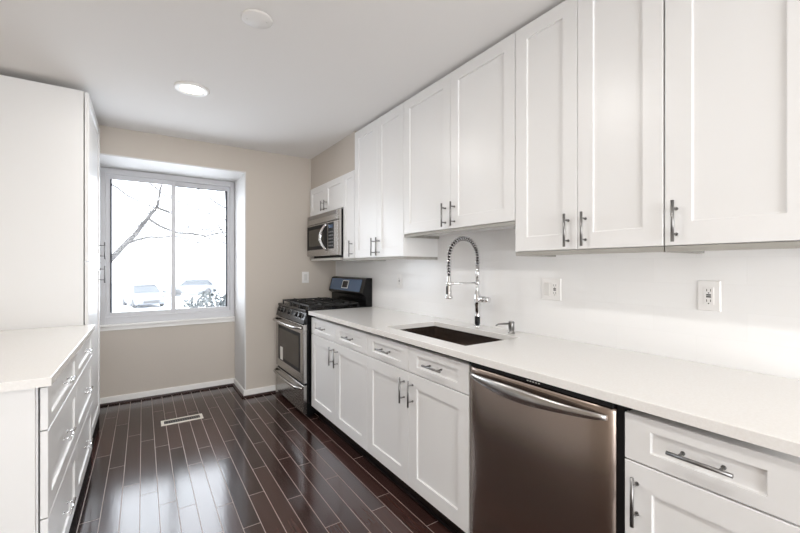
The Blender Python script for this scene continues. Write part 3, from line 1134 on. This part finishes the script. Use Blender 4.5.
t = thing('ceiling_cover', 'round blank white ceiling cover disc, unlit, nearest the camera', 'ceiling cover', (0.445, 1.875, ZC - 0.008))
bm = B()
lathe(bm, [(0.070, 0.0), (0.070, -0.004), (0.064, -0.008), (0.0, -0.009)], (0.445, 1.875, ZC - 0.0003), cap1=False, seg=40)
obj('disc', bm, M['disc'], t)
for s in (-1, 1):
    bm = B()
    lathe(bm, [(0.0035, 0.0), (0.0035, -0.002), (0.0, -0.0025)], (0.445 + s * 0.042, 1.875 - s * 0.01, ZC - 0.0075), cap1=False, seg=10)
    obj('screw', bm, M['plate_grey'], t)

# ---------------------------------------------------------------- floor register
t = thing('floor_register', 'cream metal floor vent set in the dark wood floor below the window', 'floor vent', (0.275, 3.705, 0))
bm = B()
x0, x1, y0, y1 = 0.122, 0.428, 3.645, 3.765
ringface(bm, [cr(x0, x1, y0, y1, 0.0003), cr(x0, x1, y0, y1, 0.003), cr(x0, x1, y0, y1, 0.005, 0.004), cr(x0, x1, y0, y1, 0.005, 0.020), cr(x0, x1, y0, y1, 0.002, 0.022)], True, False)
obj('frame', bm, M['register'], t)
bm = B(); box(bm, x0 + 0.021, x1 - 0.021, y0 + 0.021, y1 - 0.021, 0.0008, 0.002)
obj('duct_opening', bm, M['slot'], t)
nsl = 15
for i in range(nsl):
    xx = x0 + 0.034 + (x1 - x0 - 0.068) * i / (nsl - 1)
    bm = B(); box(bm, xx - 0.003, xx + 0.003, y0 + 0.021, y1 - 0.021, 0.002, 0.0046)
    obj('louvre', bm, M['louvre'], t)

# ---------------------------------------------------------------- outdoors
GZ = -1.35
bm = B(); box(bm, -40, 45, 5.2, 75, GZ - 0.3, GZ)
struct('ground', bm, M['snow'])


def limb(bm, pts, r0, r1, seg=7):
    P = [Vector(p) for p in pts]
    # smooth by midpoint jitter
    out = [P[0]]
    for a, b in zip(P, P[1:]):
        out.append(a.lerp(b, 0.5) + Vector((random.uniform(-1, 1), random.uniform(-1, 1), random.uniform(-1, 1))) * (b - a).length * 0.04)
        out.append(b)
    n = len(out)
    tube(bm, out, [r0 + (r1 - r0) * i / (n - 1) for i in range(n)], seg)


def twigs(bm, a, b, n, length, r):
    a, b = Vector(a), Vector(b)
    d = (b - a).normalized()
    for i in range(n):
        p = a.lerp(b, random.uniform(0.15, 1.0))
        side = Vector((random.uniform(-1, 1), random.uniform(-0.6, 0.6), random.uniform(-0.7, 1))).normalized()
        v = (d * 0.8 + side * 0.8).normalized() * length * random.uniform(0.5, 1.2)
        limb(bm, [p, p + v * 0.5 + Vector((0, 0, 0.03)), p + v], r * 1.35, r * 0.5, 5)


tz = 8.0
t = thing('bare_tree', 'bare tree outside the window, one heavy limb slanting up across the left pane', 'tree', at(78, 380, tz))
t.location.z = GZ
base = Vector(t.location)
bm = B()
k1 = at(96, 285, tz)
limb(bm, [base, base.lerp(k1, 0.5) + Vector((0.05, 0, 0)), k1, at(104, 230, tz), at(108, 160, tz + 0.2), at(112, 90, tz + 0.3)], 0.16, 0.06, 10)
obj('trunk', bm, M['bark'], t)
bm = B()
a_, b_, c_ = at(97, 278, tz), at(118, 252, tz), at(148, 218, tz)
d_ = at(157, 207, tz)
limb(bm, [a_, b_, at(136, 234, tz), c_, d_], 0.062, 0.028, 9)
limb(bm, [d_, at(160, 190, tz), at(164, 176, tz)], 0.03, 0.012)
limb(bm, [d_, at(170, 212, tz), at(186, 217, tz - 0.2)], 0.022, 0.008)
limb(bm, [c_, at(160, 226, tz - 0.2), at(178, 233, tz - 0.3), at(206, 236, tz - 0.4), at(232, 232, tz - 0.4)], 0.030, 0.012)
limb(bm, [at(128, 243, tz), at(150, 237, tz + 0.2), at(175, 236, tz + 0.4), at(200, 243, tz + 0.4)], 0.030, 0.012)
limb(bm, [at(104, 180, tz), at(128, 196, tz), at(150, 206, tz), at(172, 214, tz)], 0.02, 0.008)
limb(bm, [at(107, 165, tz), at(140, 176, tz), at(165, 196, tz), at(210, 214, tz)], 0.020, 0.009)
twigs(bm, b_, d_, 18, 0.45, 0.008)
twigs(bm, at(160, 226, tz), at(232, 232, tz), 22, 0.5, 0.007)
twigs(bm, at(128, 243, tz), at(200, 243, tz), 9, 0.5, 0.007)
twigs(bm, at(107, 165, tz), at(210, 214, tz), 24, 0.6, 0.006)
obj('branches', bm, M['bark'], t)

tz = 15.0
t = thing('bare_tree', 'thin bare tree outside the window, at the right edge of the right pane', 'tree', at(238, 330, tz))
t.location.z = GZ
base = Vector(t.location)
bm = B()
top_ = at(222, 150, tz)
limb(bm, [base, base.lerp(top_, 0.35), base.lerp(top_, 0.7), top_], 0.10, 0.03, 8)
obj('trunk', bm, M['bark'], t)
bm = B()
for (p, q, r) in (((234, 250), (205, 205), (195, 180)), ((232, 235), (216, 205), (212, 185)), ((229, 210), (200, 190), (180, 178)), ((233, 245), (200, 235), (186, 236)), ((226, 190), (232, 180), (238, 170))):
    limb(bm, [at(*p, tz), at(*q, tz), at(*r, tz)], 0.028, 0.008, 6)
    twigs(bm, at(*p, tz), at(*r, tz), 6, 0.6, 0.008)
obj('branches', bm, M['bark'], t)

# shrub at the right of the window
tz = 11.5
t = thing('garden_shrub', 'rounded leafy shrub outside the window, low in the right pane', 'shrub', at(212, 330, tz))
t.location.z = GZ
cx, cy = t.location.x, t.location.y
bm = B()
for i in range(1500):
    th, ph = random.uniform(0, 2 * PI), math.acos(random.uniform(-0.2, 1))
    rr = random.uniform(0.72, 1.0)
    p = Vector((cx + 1.1 * rr * math.sin(ph) * math.cos(th), cy + 0.8 * rr * math.sin(ph) * math.sin(th), GZ + 0.72 + 1.22 * rr * math.cos(ph)))
    a = Vector((random.uniform(-1, 1), random.uniform(-1, 1), random.uniform(-1, 1))).normalized()
    b = a.cross(Vector((random.uniform(-1, 1), random.uniform(-1, 1), random.uniform(-1, 1)))).normalized()
    s = random.uniform(0.05, 0.09)
    vs = [bm.verts.new(p + a * s), bm.verts.new(p + b * s * 0.5), bm.verts.new(p - a * s), bm.verts.new(p - b * s * 0.5)]
    bm.faces.new(vs)
obj('foliage', bm, M['bush'], t)
bm = B()
for i in range(9):
    th = 2 * PI * i / 9
    limb(bm, [(cx + 0.08 * math.cos(th), cy + 0.08 * math.sin(th), GZ), (cx + 0.3 * math.cos(th), cy + 0.3 * math.sin(th), GZ + 0.7), (cx + 0.55 * math.cos(th), cy + 0.5 * math.sin(th), GZ + 1.25)], 0.025, 0.01, 6)
obj('stems', bm, M['bark'], t)


def car(label, c, yaw, L=4.3, Wd=1.75, H=1.42):
    t = thing('parked_car', label, 'car', (c.x, c.y, GZ), 'cars parked outside')
    t.rotation_euler = (0, 0, yaw)
    sec = [(-0.50, 0.34, 0.62, 0.80), (-0.485, 0.24, 0.72, 0.90), (-0.44, 0.20, 0.80, 0.97), (-0.25, 0.20, 0.92, 1.0), (-0.0, 0.20, 0.94, 1.0), (0.25, 0.20, 0.93, 1.0), (0.42, 0.20, 0.90, 0.97), (0.485, 0.25, 0.84, 0.90), (0.50, 0.35, 0.75, 0.80)]
    def mk(name, bm, m):
        bmesh.ops.recalc_face_normals(bm, faces=bm.faces[:])
        me = bpy.data.meshes.new(name)
        bm.to_mesh(me); bm.free(); me.materials.append(m)
        o = bpy.data.objects.new(name, me); C.objects.link(o); o.parent = t
        return o
    bm = B()
    ringface(bm, [[Vector((s * L, y * k * Wd / 2, z)) for (y, z) in ((-0.94, z0), (-1.0, z0 + 0.18), (-0.97, z1 - 0.06), (-0.86, z1), (0.86, z1), (0.97, z1 - 0.06), (1.0, z0 + 0.18), (0.94, z0))] for (s, z0, z1, k) in sec], smooth=False)
    mk('body', bm, M['car_paint'])
    bm = B()
    ringface(bm, [[Vector((x0 * L, -k * Wd / 2, z)), Vector((x1 * L, -k * Wd / 2, z)), Vector((x1 * L, k * Wd / 2, z)), Vector((x0 * L, k * Wd / 2, z))] for (x0, x1, k, z) in ((-0.27, 0.42, 0.88, 0.91), (-0.12, 0.34, 0.72, H - 0.05))])
    mk('cabin_glass', bm, M['car_glass'])
    bm = B()
    box(bm, -0.13 * L, 0.35 * L, -0.73 * Wd / 2, 0.73 * Wd / 2, H - 0.055, H, 0.03, 2)
    mk('roof', bm, M['car_paint'])
    for sx_ in (-0.30, 0.30):
        for sy_ in (-1, 1):
            bm = B()
            lathe(bm, [(0.0, -0.10), (0.26, -0.10), (0.31, -0.07), (0.31, 0.07), (0.26, 0.10), (0.0, 0.10)], (sx_ * L, sy_ * (Wd / 2 - 0.10), 0.31), 'y', cap0=False, cap1=False, seg=20)
            mk('wheel', bm, M['rubber'])
    for sy_ in (-1, 1):
        bm = B()
        box(bm, -0.495 * L, -0.47 * L, sy_ * 0.62 * Wd / 2 - 0.16, sy_ * 0.62 * Wd / 2 + 0.16, 0.58, 0.70, 0.02)
        mk('headlight', bm, M['car_glass'])
    bm = B()
    box(bm, -0.505 * L, -0.48 * L, -0.45, 0.45, 0.30, 0.48, 0.02)
    mk('grille', bm, M['rubber'])
    return t


p = at(143, 310, 26.0)
car('silver car parked outside, seen head-on through the left pane', p, math.atan2(p.y, p.x) + 0.22)
p = at(190, 305, 36.0)
car('silver car parked outside, side-on through the right pane behind the shrub', p, 0.25)
